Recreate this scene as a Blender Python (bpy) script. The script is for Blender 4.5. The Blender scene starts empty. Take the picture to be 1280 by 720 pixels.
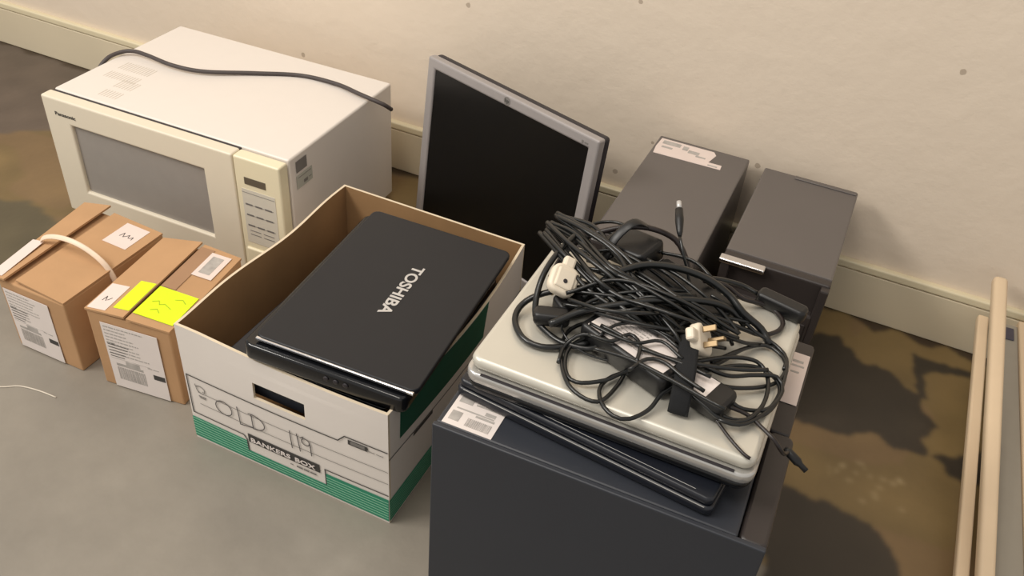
import bpy, bmesh, math, random
import numpy as np
from mathutils import Vector, Matrix, Euler
random.seed(7)
scene = bpy.context.scene
COL = scene.collection

# ------------------------------------------------------------------ helpers
def lin(c):
    return tuple(((v/255)/12.92 if v/255 <= .04045 else ((v/255+.055)/1.055)**2.4) for v in c)

def mat(name, rgb, rough=.6, metal=0.0, noise=.06, nscale=40, bump=0.0, bscale=200, coat=0.0, spec=.5, rough_var=0.0):
    m = bpy.data.materials.new(name); m.use_nodes = True
    nt = m.node_tree; b = nt.nodes['Principled BSDF']
    c = lin(rgb)
    tc = nt.nodes.new('ShaderNodeTexCoord')
    n = nt.nodes.new('ShaderNodeTexNoise'); n.inputs['Scale'].default_value = nscale; n.inputs['Detail'].default_value = 4
    nt.links.new(tc.outputs['Object'], n.inputs['Vector'])
    mx = nt.nodes.new('ShaderNodeMix'); mx.data_type = 'RGBA'
    mx.inputs[6].default_value = (*[max(0, v*(1-noise*2)) for v in c], 1)
    mx.inputs[7].default_value = (*[min(1, v*(1+noise*2)) for v in c], 1)
    nt.links.new(n.outputs['Fac'], mx.inputs[0]); nt.links.new(mx.outputs[2], b.inputs['Base Color'])
    b.inputs['Roughness'].default_value = rough; b.inputs['Metallic'].default_value = metal
    b.inputs['Specular IOR Level'].default_value = spec
    b.inputs['Coat Weight'].default_value = coat; b.inputs['Coat Roughness'].default_value = .1
    if rough_var:
        mr = nt.nodes.new('ShaderNodeMapRange'); mr.inputs[3].default_value = rough-rough_var; mr.inputs[4].default_value = rough+rough_var
        nt.links.new(n.outputs['Fac'], mr.inputs[0]); nt.links.new(mr.outputs[0], b.inputs['Roughness'])
    if bump:
        n2 = nt.nodes.new('ShaderNodeTexNoise'); n2.inputs['Scale'].default_value = bscale; n2.inputs['Detail'].default_value = 3
        nt.links.new(tc.outputs['Object'], n2.inputs['Vector'])
        bp = nt.nodes.new('ShaderNodeBump'); bp.inputs['Strength'].default_value = bump; bp.inputs['Distance'].default_value = .002
        nt.links.new(n2.outputs['Fac'], bp.inputs['Height']); nt.links.new(bp.outputs['Normal'], b.inputs['Normal'])
    return m

M = {}
M['mw_case'] = mat('microwave_white_enamel', (224,216,208), .42, noise=.008)
M['mw_front'] = mat('microwave_cream_plastic', (222,212,192), .4, noise=.01)
M['mw_panel'] = mat('microwave_panel_cream', (228,218,188), .4, noise=.01)
M['mw_key'] = mat('microwave_keypad_grey', (206,200,186), .5, noise=.01)
M['mw_window'] = mat('microwave_window_mesh', (150,144,138), .3, noise=.03)
M['mw_mark'] = mat('faint_tan_marking', (208,199,187), .6)
M['grey_print'] = mat('grey_print', (120,116,112), .6)
M['dark_print'] = mat('dark_print', (62,60,58), .6)
M['ink'] = mat('marker_ink', (74,70,70), .7)
M['display'] = mat('display_window', (96,88,76), .3)
M['cord_grey'] = mat('dark_grey_cord', (70,62,60), .55)
M['kraft'] = mat('kraft_cardboard', (184,144,104), .85, noise=.07, nscale=14, bump=.1, bscale=120)
M['kraft_dark'] = mat('parcel_tape_brown', (160,124,94), .55, noise=.05, nscale=20)
M['kraft_in'] = mat('kraft_inside', (158,122,82), .9, noise=.08, nscale=18)
M['box_white'] = mat('printed_white_cardboard', (224,216,208), .75, noise=.02, nscale=12, bump=.06, bscale=60)
M['box_green'] = mat('green_print', (44,132,102), .7, noise=.06)
M['box_dkgreen'] = mat('dark_green_print', (10,84,62), .7, noise=.05)
M['box_edge'] = mat('cardboard_cut_edge', (216,200,174), .9)
M['paper'] = mat('paper_label_white', (226,216,210), .6, noise=.02)
M['paper_pink'] = mat('paper_label_pinkish', (224,208,200), .6, noise=.02)
M['neon'] = mat('neon_yellow_label', (216,250,20), .6, noise=.02)
M['strap_white'] = mat('cream_plastic_strap', (236,212,188), .45)
M['smudge'] = mat('grey_thermal_print', (172,166,160), .7, noise=.2, nscale=90)
M['silver_bezel'] = mat('silver_grey_plastic', (160,154,152), .42, metal=.15, noise=.03)
M['screen'] = mat('dark_lcd_screen', (9,9,9), .3, noise=.02, spec=.35)
M['dark_shell'] = mat('dark_shell_plastic', (42,38,42), .5)
M['tower'] = mat('charcoal_painted_steel', (92,86,83), .34, noise=.03, nscale=12, bump=.02, bscale=700, spec=.8)
M['tower_blue'] = mat('blue_charcoal_painted_steel', (46,49,56), .42, noise=.03, nscale=12, bump=.03, bscale=700, spec=.45)
M['tower_bezel'] = mat('black_plastic_bezel', (52,46,44), .4, noise=.05)
M['chrome'] = mat('bright_chrome', (225,225,228), .15, metal=1, noise=.0)
M['lap_black'] = mat('black_laptop_lid', (30,31,35), .42, noise=.04, nscale=30, bump=.02, bscale=900, spec=.35)
M['gloss_black'] = mat('gloss_black_plastic', (16,17,20), .16, noise=.0)
M['logo_silver'] = mat('silver_logo', (200,198,196), .35, metal=.3)
M['lap_silver'] = mat('silver_laptop_lid', (204,200,188), .34, metal=.3, noise=.05, nscale=8)
M['lap_rim'] = mat('silver_laptop_rim', (196,194,190), .22, metal=.6, noise=.03)
M['lap_navy'] = mat('navy_black_laptop', (24,27,35), .34, noise=.04, spec=.5)
M['cable'] = mat('black_rubber_cable', (15,17,17), .3, noise=.05, spec=.6)
M['cable_brown'] = mat('brown_black_cable', (34,27,26), .35, noise=.05, spec=.5)
M['brick'] = mat('black_adapter_plastic', (20,20,21), .4, noise=.04)
M['velcro'] = mat('black_velcro', (22,23,25), .95, bump=.4, bscale=900)
M['plug_white'] = mat('cream_plug_plastic', (226,214,194), .4)
M['brass'] = mat('pin_metal', (150,128,96), .45, metal=.6)
M['cream_wood'] = mat('cream_painted_wood', (222,198,166), .5, noise=.04, nscale=14, bump=.05)
M['grey_board'] = mat('grey_board_face', (150,143,130), .6, noise=.03)
M['hinge'] = mat('dark_blue_grey_metal', (70,66,78), .45)
M['thread'] = mat('white_thread', (214,204,188), .7)

def bm_box(bm, lo, hi, bevel=0.0, seg=2, mtx=None):
    t = bmesh.new()
    bmesh.ops.create_cube(t, size=1)
    s = [hi[i]-lo[i] for i in range(3)]; c = [(hi[i]+lo[i])/2 for i in range(3)]
    for v in t.verts: v.co = Vector((v.co.x*s[0]+c[0], v.co.y*s[1]+c[1], v.co.z*s[2]+c[2]))
    if bevel: bmesh.ops.bevel(t, geom=list(t.edges), offset=min(bevel, min(s)*.49), segments=seg, affect='EDGES', profile=.5)
    join(bm, t, mtx)

def join(bm, t, mtx=None):
    mp = {}
    for v in t.verts: mp[v] = bm.verts.new(mtx @ v.co if mtx is not None else v.co)
    for f in t.faces:
        try:
            nf = bm.faces.new([mp[v] for v in f.verts]); nf.material_index = f.material_index; nf.smooth = f.smooth
        except ValueError: pass
    t.free()

def slab_frame(bm, X, Z, y0, y1):
    """rectangular frame in the xz plane with one opening, X and Z hold outer, inner, inner, outer coordinates"""
    V = {}
    def v(i, j, s):
        if (i, j, s) not in V: V[i, j, s] = bm.verts.new((X[i], y1 if s else y0, Z[j]))
        return V[i, j, s]
    cells = {(i, j) for i in range(3) for j in range(3)}-{(1, 1)}
    for i, j in cells:
        for s in (0, 1): bm.faces.new([v(i, j, s), v(i+1, j, s), v(i+1, j+1, s), v(i, j+1, s)])
        for a, c, nb in (((i, j), (i+1, j), (i, j-1)), ((i+1, j), (i+1, j+1), (i+1, j)), ((i+1, j+1), (i, j+1), (i, j+1)), ((i, j+1), (i, j), (i-1, j))):
            if nb not in cells: bm.faces.new([v(*a, 0), v(*c, 0), v(*c, 1), v(*a, 1)])

def rounded_slab(bm, x0, y0, x1, y1, z0, z1, r=.01, edge=.002, seg=6, mtx=None):
    """slab with rounded plan corners and softened top and bottom edges"""
    def ring(inset, z):
        pts = []
        rr = max(r-inset, .0005)
        for cx, cy, a0 in ((x1-r, y1-r, 0), (x0+r, y1-r, 90), (x0+r, y0+r, 180), (x1-r, y0+r, 270)):
            for k in range(seg+1):
                a = math.radians(a0+90*k/seg); pts.append((cx+rr*math.cos(a), cy+rr*math.sin(a), z))
        return pts
    levels = [(edge, z0), (edge*.3, z0+edge*.3), (0, z0+edge), (0, z1-edge), (edge*.3, z1-edge*.3), (edge, z1)]
    t = bmesh.new(); rings = [[t.verts.new(p) for p in ring(i, z)] for i, z in levels]
    n = len(rings[0])
    for a, b in zip(rings, rings[1:]):
        for i in range(n):
            f = t.faces.new((a[i], a[(i+1) % n], b[(i+1) % n], b[i])); f.smooth = True
    t.faces.new(list(reversed(rings[0]))); t.faces.new(rings[-1])
    join(bm, t, mtx)

def smooth_path(pts, step=.006):
    P = [Vector(p) for p in pts]
    P = [P[0]+(P[0]-P[1])]+P+[P[-1]+(P[-1]-P[-2])]
    out = []
    for i in range(1, len(P)-2):
        p0, p1, p2, p3 = P[i-1:i+3]
        n = max(2, int((p2-p1).length/step))
        for k in range(n):
            t = k/n
            out.append(.5*((2*p1)+(-p0+p2)*t+(2*p0-5*p1+4*p2-p3)*t*t+(-p0+3*p1-3*p2+p3)*t**3))
    out.append(P[-2]); return out

def tube(bm, pts, r, sides=8, smooth=True, step=.006, flat=None, off=Vector((0, 0, 0))):
    pts = [Vector(p)-off for p in pts]
    path = smooth_path(pts, step) if smooth else pts
    rings = []; up = Vector((0, 0, 1)); prev = None
    for i, p in enumerate(path):
        t = (path[min(i+1, len(path)-1)]-path[max(i-1, 0)])
        if t.length < 1e-9: t = Vector((1, 0, 0))
        t.normalize()
        if prev is None:
            a = up.cross(t)
            if a.length < .05: a = Vector((1, 0, 0)).cross(t)
            a.normalize()
        else:
            a = (prev-t*prev.dot(t)).normalized()
        prev = a; b = t.cross(a).normalized()
        ra, rb = (r, r) if flat is None else flat
        rings.append([bm.verts.new(p+a*(ra*math.cos(2*math.pi*k/sides))+b*(rb*math.sin(2*math.pi*k/sides))) for k in range(sides)])
    for A, B in zip(rings, rings[1:]):
        for k in range(sides):
            f = bm.faces.new((A[k], A[(k+1) % sides], B[(k+1) % sides], B[k])); f.smooth = True
    bm.faces.new(list(reversed(rings[0]))); bm.faces.new(rings[-1])

def lathe(bm, prof, p0, direction, sides=14):
    """profile [(distance, radius)] along a direction"""
    d = Vector(direction).normalized(); a = d.orthogonal().normalized(); b = d.cross(a); p0 = Vector(p0)
    rings = [[bm.verts.new(p0+d*t+(a*math.cos(2*math.pi*k/sides)+b*math.sin(2*math.pi*k/sides))*r) for k in range(sides)] for t, r in prof]
    for A, B in zip(rings, rings[1:]):
        for k in range(sides):
            f = bm.faces.new((A[k], A[(k+1) % sides], B[(k+1) % sides], B[k])); f.smooth = True
    bm.faces.new(list(reversed(rings[0]))); bm.faces.new(rings[-1])

def obj(name, bm, material, parent=None):
    me = bpy.data.meshes.new(name)
    bmesh.ops.recalc_face_normals(bm, faces=bm.faces)
    bm.to_mesh(me); bm.free()
    mats = material if isinstance(material, (list, tuple)) else [material]
    for m in mats: me.materials.append(m)
    o = bpy.data.objects.new(name, me); COL.objects.link(o)
    if parent: o.parent = parent
    return o

def tag(o, label=None, cat=None, group=None, kind=None):
    for k, v in (('label', label), ('category', cat), ('group', group), ('kind', kind)):
        if v: o[k] = v
    return o

def thing(name, label, cat, loc=(0, 0, 0), rot=(0, 0, 0), group=None):
    o = bpy.data.objects.new(name, None); COL.objects.link(o)
    o.location = loc; o.rotation_euler = rot; o.empty_display_size = .05
    return tag(o, label, cat, group)

def box(name, lo, hi, material, parent, bevel=0.0, seg=2):
    bm = bmesh.new(); bm_box(bm, lo, hi, bevel, seg); return obj(name, bm, material, parent)

def frame(o, x, y):
    """matrix whose xy plane is a surface: origin o, x and y directions"""
    x = Vector(x).normalized(); y = Vector(y).normalized(); z = x.cross(y)
    m = Matrix.Identity(4)
    for i in range(3): m[i][0], m[i][1], m[i][2], m[i][3] = x[i], y[i], z[i], o[i]
    return m

def plate(name, F, rects, material, parent, t=.0005, z=0.0, bevel=0):
    bm = bmesh.new()
    for r in rects: bm_box(bm, (r[0], r[1], z), (r[2], r[3], z+t), bevel, 1, F)
    return obj(name, bm, material, parent)

def poly_plate(name, F, poly, material, parent, t=.0005, z=0.0):
    bm = bmesh.new()
    a = [bm.verts.new(F @ Vector((x, y, z))) for x, y in poly]; b = [bm.verts.new(F @ Vector((x, y, z+t))) for x, y in poly]
    n = len(poly)
    bm.faces.new(a); bm.faces.new(b)
    for i in range(n): bm.faces.new((a[i], a[(i+1) % n], b[(i+1) % n], b[i]))
    return obj(name, bm, material, parent)

def strokes(name, F, lines, width, material, parent, z=.0004, closed=False):
    """drawn lines on a surface: thin ribbons following polylines"""
    bm = bmesh.new()
    for ln in lines:
        pts = [Vector((p[0], p[1], 0)) for p in ln]
        for a, b in zip(pts, pts[1:]):
            d = (b-a)
            if d.length < 1e-7: continue
            d.normalize(); n = Vector((-d.y, d.x, 0))*width/2; e = d*width*.35
            q = [a-e-n, b+e-n, b+e+n, a-e+n]
            lo = [bm.verts.new(F @ Vector((v.x, v.y, z))) for v in q]; hi = [bm.verts.new(F @ Vector((v.x, v.y, z+.0004))) for v in q]
            bm.faces.new(hi); bm.faces.new(list(reversed(lo)))
            for i in range(4): bm.faces.new((lo[i], lo[(i+1) % 4], hi[(i+1) % 4], hi[i]))
    return obj(name, bm, material, parent)

def lettering(name, body, F, length, height, material, parent, z=.0005, bold=.0, space=1.0):
    cu = bpy.data.curves.new(name, 'FONT'); cu.body = body; cu.extrude = .01; cu.offset = bold; cu.space_character = space
    tmp = bpy.data.objects.new('tmp', cu); COL.objects.link(tmp)
    bpy.context.view_layer.update()
    dg = bpy.context.evaluated_depsgraph_get()
    me = bpy.data.meshes.new_from_object(tmp.evaluated_get(dg))
    bpy.data.objects.remove(tmp)
    xs = [v.co.x for v in me.vertices]; ys = [v.co.y for v in me.vertices]
    x0, x1, y0, y1 = min(xs), max(xs), min(ys), max(ys)
    for v in me.vertices:
        v.co = F @ Vector(((v.co.x-x0)/(x1-x0)*length, (v.co.y-y0)/(y1-y0)*height, z+(v.co.z+.01)*.02))
    me.materials.clear(); me.materials.append(material); me.name = name
    o = bpy.data.objects.new(name, me); COL.objects.link(o); o.parent = parent
    return o

def text_rows(w, h, rows, seed, fill=.5, x0=.08, x1=.92, jitter=True):
    rnd = random.Random(seed); out = []
    for i in range(rows):
        y = h*(1-(i+.7)/rows); th = h/rows*fill*.6; x = w*x0; end = w*(x1 if not jitter else x0+(x1-x0)*rnd.uniform(.5, 1))
        while x < end:
            l = w*rnd.uniform(.03, .11); out.append((x, y, min(x+l, end), y+th)); x += l+w*.02
    return out

def barcode(x0, y0, x1, y1, seed):
    rnd = random.Random(seed); out = []; x = x0
    while x < x1:
        l = (x1-x0)*rnd.choice((.012, .02, .035)); out.append((x, y0, min(x+l, x1), y1)); x += l+(x1-x0)*rnd.choice((.015, .025))
    return out

CAMR = [[0.901725,0.426116,0.07292],[-0.317191,0.537517,0.781323],[-0.293738,0.727668,-0.619852]]
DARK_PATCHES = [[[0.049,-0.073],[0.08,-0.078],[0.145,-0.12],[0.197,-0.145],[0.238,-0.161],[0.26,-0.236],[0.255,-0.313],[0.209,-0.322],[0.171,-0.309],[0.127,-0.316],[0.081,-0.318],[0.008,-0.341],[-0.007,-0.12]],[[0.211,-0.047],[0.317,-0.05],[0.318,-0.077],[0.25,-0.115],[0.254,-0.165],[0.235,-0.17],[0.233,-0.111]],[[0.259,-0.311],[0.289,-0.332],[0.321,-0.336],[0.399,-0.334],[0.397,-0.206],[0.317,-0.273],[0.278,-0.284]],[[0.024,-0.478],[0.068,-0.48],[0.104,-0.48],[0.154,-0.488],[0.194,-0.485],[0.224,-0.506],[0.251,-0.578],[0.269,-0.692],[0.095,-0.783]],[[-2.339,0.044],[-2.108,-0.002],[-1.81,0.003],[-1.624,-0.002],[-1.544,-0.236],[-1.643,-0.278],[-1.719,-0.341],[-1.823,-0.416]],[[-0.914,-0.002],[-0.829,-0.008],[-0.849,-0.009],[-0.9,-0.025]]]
OLIVE_PATCHES = [[[-1.609,-0.551],[-1.514,-0.519],[-1.458,-0.492],[-1.328,-0.544],[-1.269,-0.628],[-1.322,-0.687],[-1.415,-0.742]]]
CABLES = {"left_thick":[[-0.1833,-0.7163,0.435],[-0.2227,-0.7248,0.435],[-0.2612,-0.7441,0.425],[-0.2785,-0.762,0.415],[-0.2765,-0.786,0.41],[-0.2566,-0.8084,0.41],[-0.234,-0.8118,0.41],[-0.2104,-0.7995,0.411],[-0.1895,-0.7861,0.415]],"left_inner":[[-0.2602,-0.6599,0.455],[-0.2667,-0.6968,0.45],[-0.2691,-0.7296,0.44],[-0.2649,-0.7573,0.425],[-0.2525,-0.7814,0.417],[-0.2305,-0.7913,0.411],[-0.2075,-0.7971,0.413],[-0.1814,-0.7911,0.415],[-0.1633,-0.7674,0.425]],"arch_top":[[-0.2648,-0.7129,0.415],[-0.2694,-0.6835,0.425],[-0.2621,-0.6617,0.44],[-0.2397,-0.6433,0.455],[-0.2074,-0.6259,0.465],[-0.1801,-0.6153,0.465],[-0.1541,-0.6083,0.455],[-0.1368,-0.6153,0.44],[-0.1245,-0.6291,0.425]],"arch_mid":[[-0.2156,-0.7425,0.435],[-0.2053,-0.7181,0.445],[-0.1915,-0.7024,0.455],[-0.1665,-0.6798,0.46],[-0.1328,-0.6674,0.46],[-0.1,-0.663,0.455],[-0.0726,-0.6655,0.445],[-0.0518,-0.675,0.435],[-0.0286,-0.6727,0.42],[-0.014,-0.6833,0.411]],"arch_front":[[-0.2329,-0.7956,0.43],[-0.206,-0.7684,0.44],[-0.1639,-0.7425,0.45],[-0.1241,-0.7192,0.455],[-0.0861,-0.6948,0.45],[-0.0631,-0.6781,0.435],[-0.046,-0.6759,0.42]],"loop_right":[[-0.1043,-0.6546,0.445],[-0.0821,-0.6358,0.435],[-0.0593,-0.6295,0.42],[-0.031,-0.6152,0.411],[-0.0107,-0.6314,0.41],[-0.0104,-0.6525,0.41],[-0.0266,-0.6715,0.411],[-0.0465,-0.6791,0.417],[-0.0688,-0.6937,0.425],[-0.0904,-0.725,0.435]],"loop_right2":[[-0.0902,-0.6758,0.445],[-0.0638,-0.675,0.435],[-0.035,-0.6799,0.42],[-0.0087,-0.6827,0.413],[0.0074,-0.6973,0.411],[0.012,-0.7324,0.411],[0.0104,-0.7689,0.411],[0.0018,-0.7964,0.411],[-0.0144,-0.8234,0.415],[-0.035,-0.829,0.417]],"coilL1":[[-0.0794,-0.7827,0.425],[-0.1211,-0.7601,0.423],[-0.1577,-0.7468,0.421],[-0.196,-0.7547,0.419],[-0.2169,-0.7793,0.413],[-0.2071,-0.8188,0.41],[-0.182,-0.8531,0.41],[-0.1507,-0.8585,0.41],[-0.1403,-0.8247,0.411],[-0.1385,-0.7881,0.417],[-0.116,-0.7636,0.423],[-0.084,-0.7668,0.425]],"coilL2":[[-0.0859,-0.7864,0.425],[-0.0982,-0.8054,0.42],[-0.1178,-0.8017,0.415],[-0.1453,-0.8108,0.411],[-0.1557,-0.8353,0.41],[-0.1476,-0.8567,0.41],[-0.1297,-0.869,0.41],[-0.1144,-0.8648,0.41],[-0.1011,-0.844,0.411],[-0.0947,-0.8205,0.417],[-0.0781,-0.7999,0.425]],"coilL3":[[-0.0818,-0.7779,0.43],[-0.1055,-0.7853,0.425],[-0.1339,-0.7929,0.423],[-0.16,-0.7852,0.42],[-0.1904,-0.7793,0.417],[-0.2053,-0.8024,0.413],[-0.1969,-0.8316,0.41],[-0.1799,-0.8442,0.411],[-0.1546,-0.8292,0.413],[-0.1331,-0.8037,0.417],[-0.1026,-0.8055,0.423],[-0.0794,-0.797,0.427]],"coilR1":[[-0.0827,-0.7845,0.425],[-0.0479,-0.7806,0.417],[-0.0205,-0.7663,0.413],[0.003,-0.7436,0.411],[0.0102,-0.7168,0.41],[0.0034,-0.6952,0.41],[-0.0173,-0.6865,0.411],[-0.0385,-0.7078,0.413],[-0.0564,-0.7488,0.417],[-0.0827,-0.7845,0.425]],"coilR2":[[-0.0794,-0.797,0.427],[-0.0599,-0.7692,0.423],[-0.0352,-0.7429,0.419],[-0.0102,-0.7312,0.415],[0.0093,-0.743,0.411],[0.0108,-0.7733,0.41],[-0.0008,-0.7996,0.41],[-0.0226,-0.8156,0.411],[-0.0453,-0.816,0.415],[-0.0754,-0.8077,0.423]],"coilR3":[[-0.082,-0.7767,0.429],[-0.0481,-0.7431,0.425],[-0.0196,-0.7289,0.42],[-0.0032,-0.7457,0.415],[0.0,-0.7827,0.413],[-0.0124,-0.8169,0.415],[-0.0318,-0.8272,0.417],[-0.0526,-0.8211,0.421],[-0.0737,-0.8149,0.425]],"coilR4":[[-0.0835,-0.7714,0.429],[-0.0445,-0.7719,0.425],[-0.0182,-0.7522,0.421],[0.004,-0.7379,0.417],[0.0136,-0.7518,0.413],[0.0061,-0.7828,0.411],[-0.0165,-0.7999,0.415],[-0.0362,-0.7984,0.419],[-0.0732,-0.8053,0.427]],"tail":[[-0.0766,-0.8049,0.425],[-0.0582,-0.8114,0.417],[-0.0391,-0.8221,0.411],[-0.0198,-0.8389,0.409],[-0.0023,-0.8515,0.408],[0.0055,-0.8538,0.407]],"tail2":[[-0.0337,-0.8061,0.417],[-0.0116,-0.8033,0.413],[0.0052,-0.81,0.41],[0.022,-0.8209,0.409],[0.0331,-0.819,0.395],[0.0381,-0.7997,0.38]],"thin1":[[-0.2247,-0.7691,0.425],[-0.2218,-0.7847,0.42],[-0.2035,-0.7974,0.415],[-0.1818,-0.7992,0.411],[-0.1589,-0.7956,0.411],[-0.1423,-0.7878,0.415],[-0.1356,-0.7774,0.425]],"thin2":[[-0.1921,-0.7826,0.439],[-0.1614,-0.7903,0.441],[-0.1381,-0.7896,0.441],[-0.1161,-0.7738,0.441],[-0.0883,-0.789,0.441]],"thin3":[[-0.1784,-0.7956,0.435],[-0.1676,-0.773,0.44],[-0.1483,-0.7599,0.441],[-0.1196,-0.7629,0.441],[-0.0967,-0.7727,0.439]],"dc_up":[[-0.1186,-0.6559,0.435],[-0.1272,-0.6488,0.45],[-0.1353,-0.6456,0.465],[-0.1462,-0.6314,0.477]],"dc_tip":[[-0.1462,-0.6314,0.477],[-0.155,-0.6118,0.487],[-0.1599,-0.5995,0.493],[-0.1614,-0.596,0.495]],"strands":[[[-0.3044,-0.6635,0.4439],[-0.2689,-0.6957,0.4494],[-0.2137,-0.7383,0.4469],[-0.1607,-0.7538,0.442],[-0.1223,-0.7622,0.4381]],[[-0.2964,-0.6684,0.4494],[-0.2644,-0.6971,0.4541],[-0.2113,-0.7286,0.4482],[-0.1564,-0.7543,0.4456],[-0.1276,-0.7496,0.4281]],[[-0.2987,-0.6557,0.446],[-0.2623,-0.6894,0.4493],[-0.2093,-0.7264,0.4505],[-0.1576,-0.7431,0.4504],[-0.116,-0.7366,0.4275]],[[-0.3018,-0.6452,0.4439],[-0.2608,-0.6807,0.452],[-0.2072,-0.732,0.4584],[-0.1701,-0.7315,0.4435],[-0.1211,-0.7437,0.4337]],[[-0.302,-0.6471,0.4498],[-0.2563,-0.6875,0.4595],[-0.2066,-0.7167,0.4622],[-0.1673,-0.7237,0.4493],[-0.1172,-0.7184,0.4385]],[[-0.3004,-0.6405,0.4419],[-0.2573,-0.6652,0.4523],[-0.2003,-0.713,0.4623],[-0.1579,-0.7081,0.4436],[-0.1236,-0.7178,0.4271]],[[-0.3013,-0.6341,0.4424],[-0.2566,-0.6633,0.4565],[-0.2107,-0.6963,0.4477],[-0.1654,-0.6972,0.4396],[-0.1308,-0.7079,0.4329]],[[-0.2988,-0.6239,0.4459],[-0.2551,-0.6522,0.4505],[-0.2021,-0.7043,0.461],[-0.1598,-0.705,0.4506],[-0.1181,-0.6941,0.433]],[[-0.3013,-0.6215,0.4456],[-0.2537,-0.6524,0.4596],[-0.2028,-0.6751,0.4568],[-0.1589,-0.7223,0.4501],[-0.1014,-0.7228,0.4359]],[[-0.3011,-0.6187,0.4474],[-0.248,-0.6455,0.4562],[-0.2,-0.6705,0.4573],[-0.1502,-0.6959,0.4428],[-0.0995,-0.7119,0.4381]],[[-0.2996,-0.6148,0.4423],[-0.2474,-0.6347,0.4559],[-0.2054,-0.6735,0.4552],[-0.1546,-0.7081,0.4495],[-0.1059,-0.6779,0.4381]]]}
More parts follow.
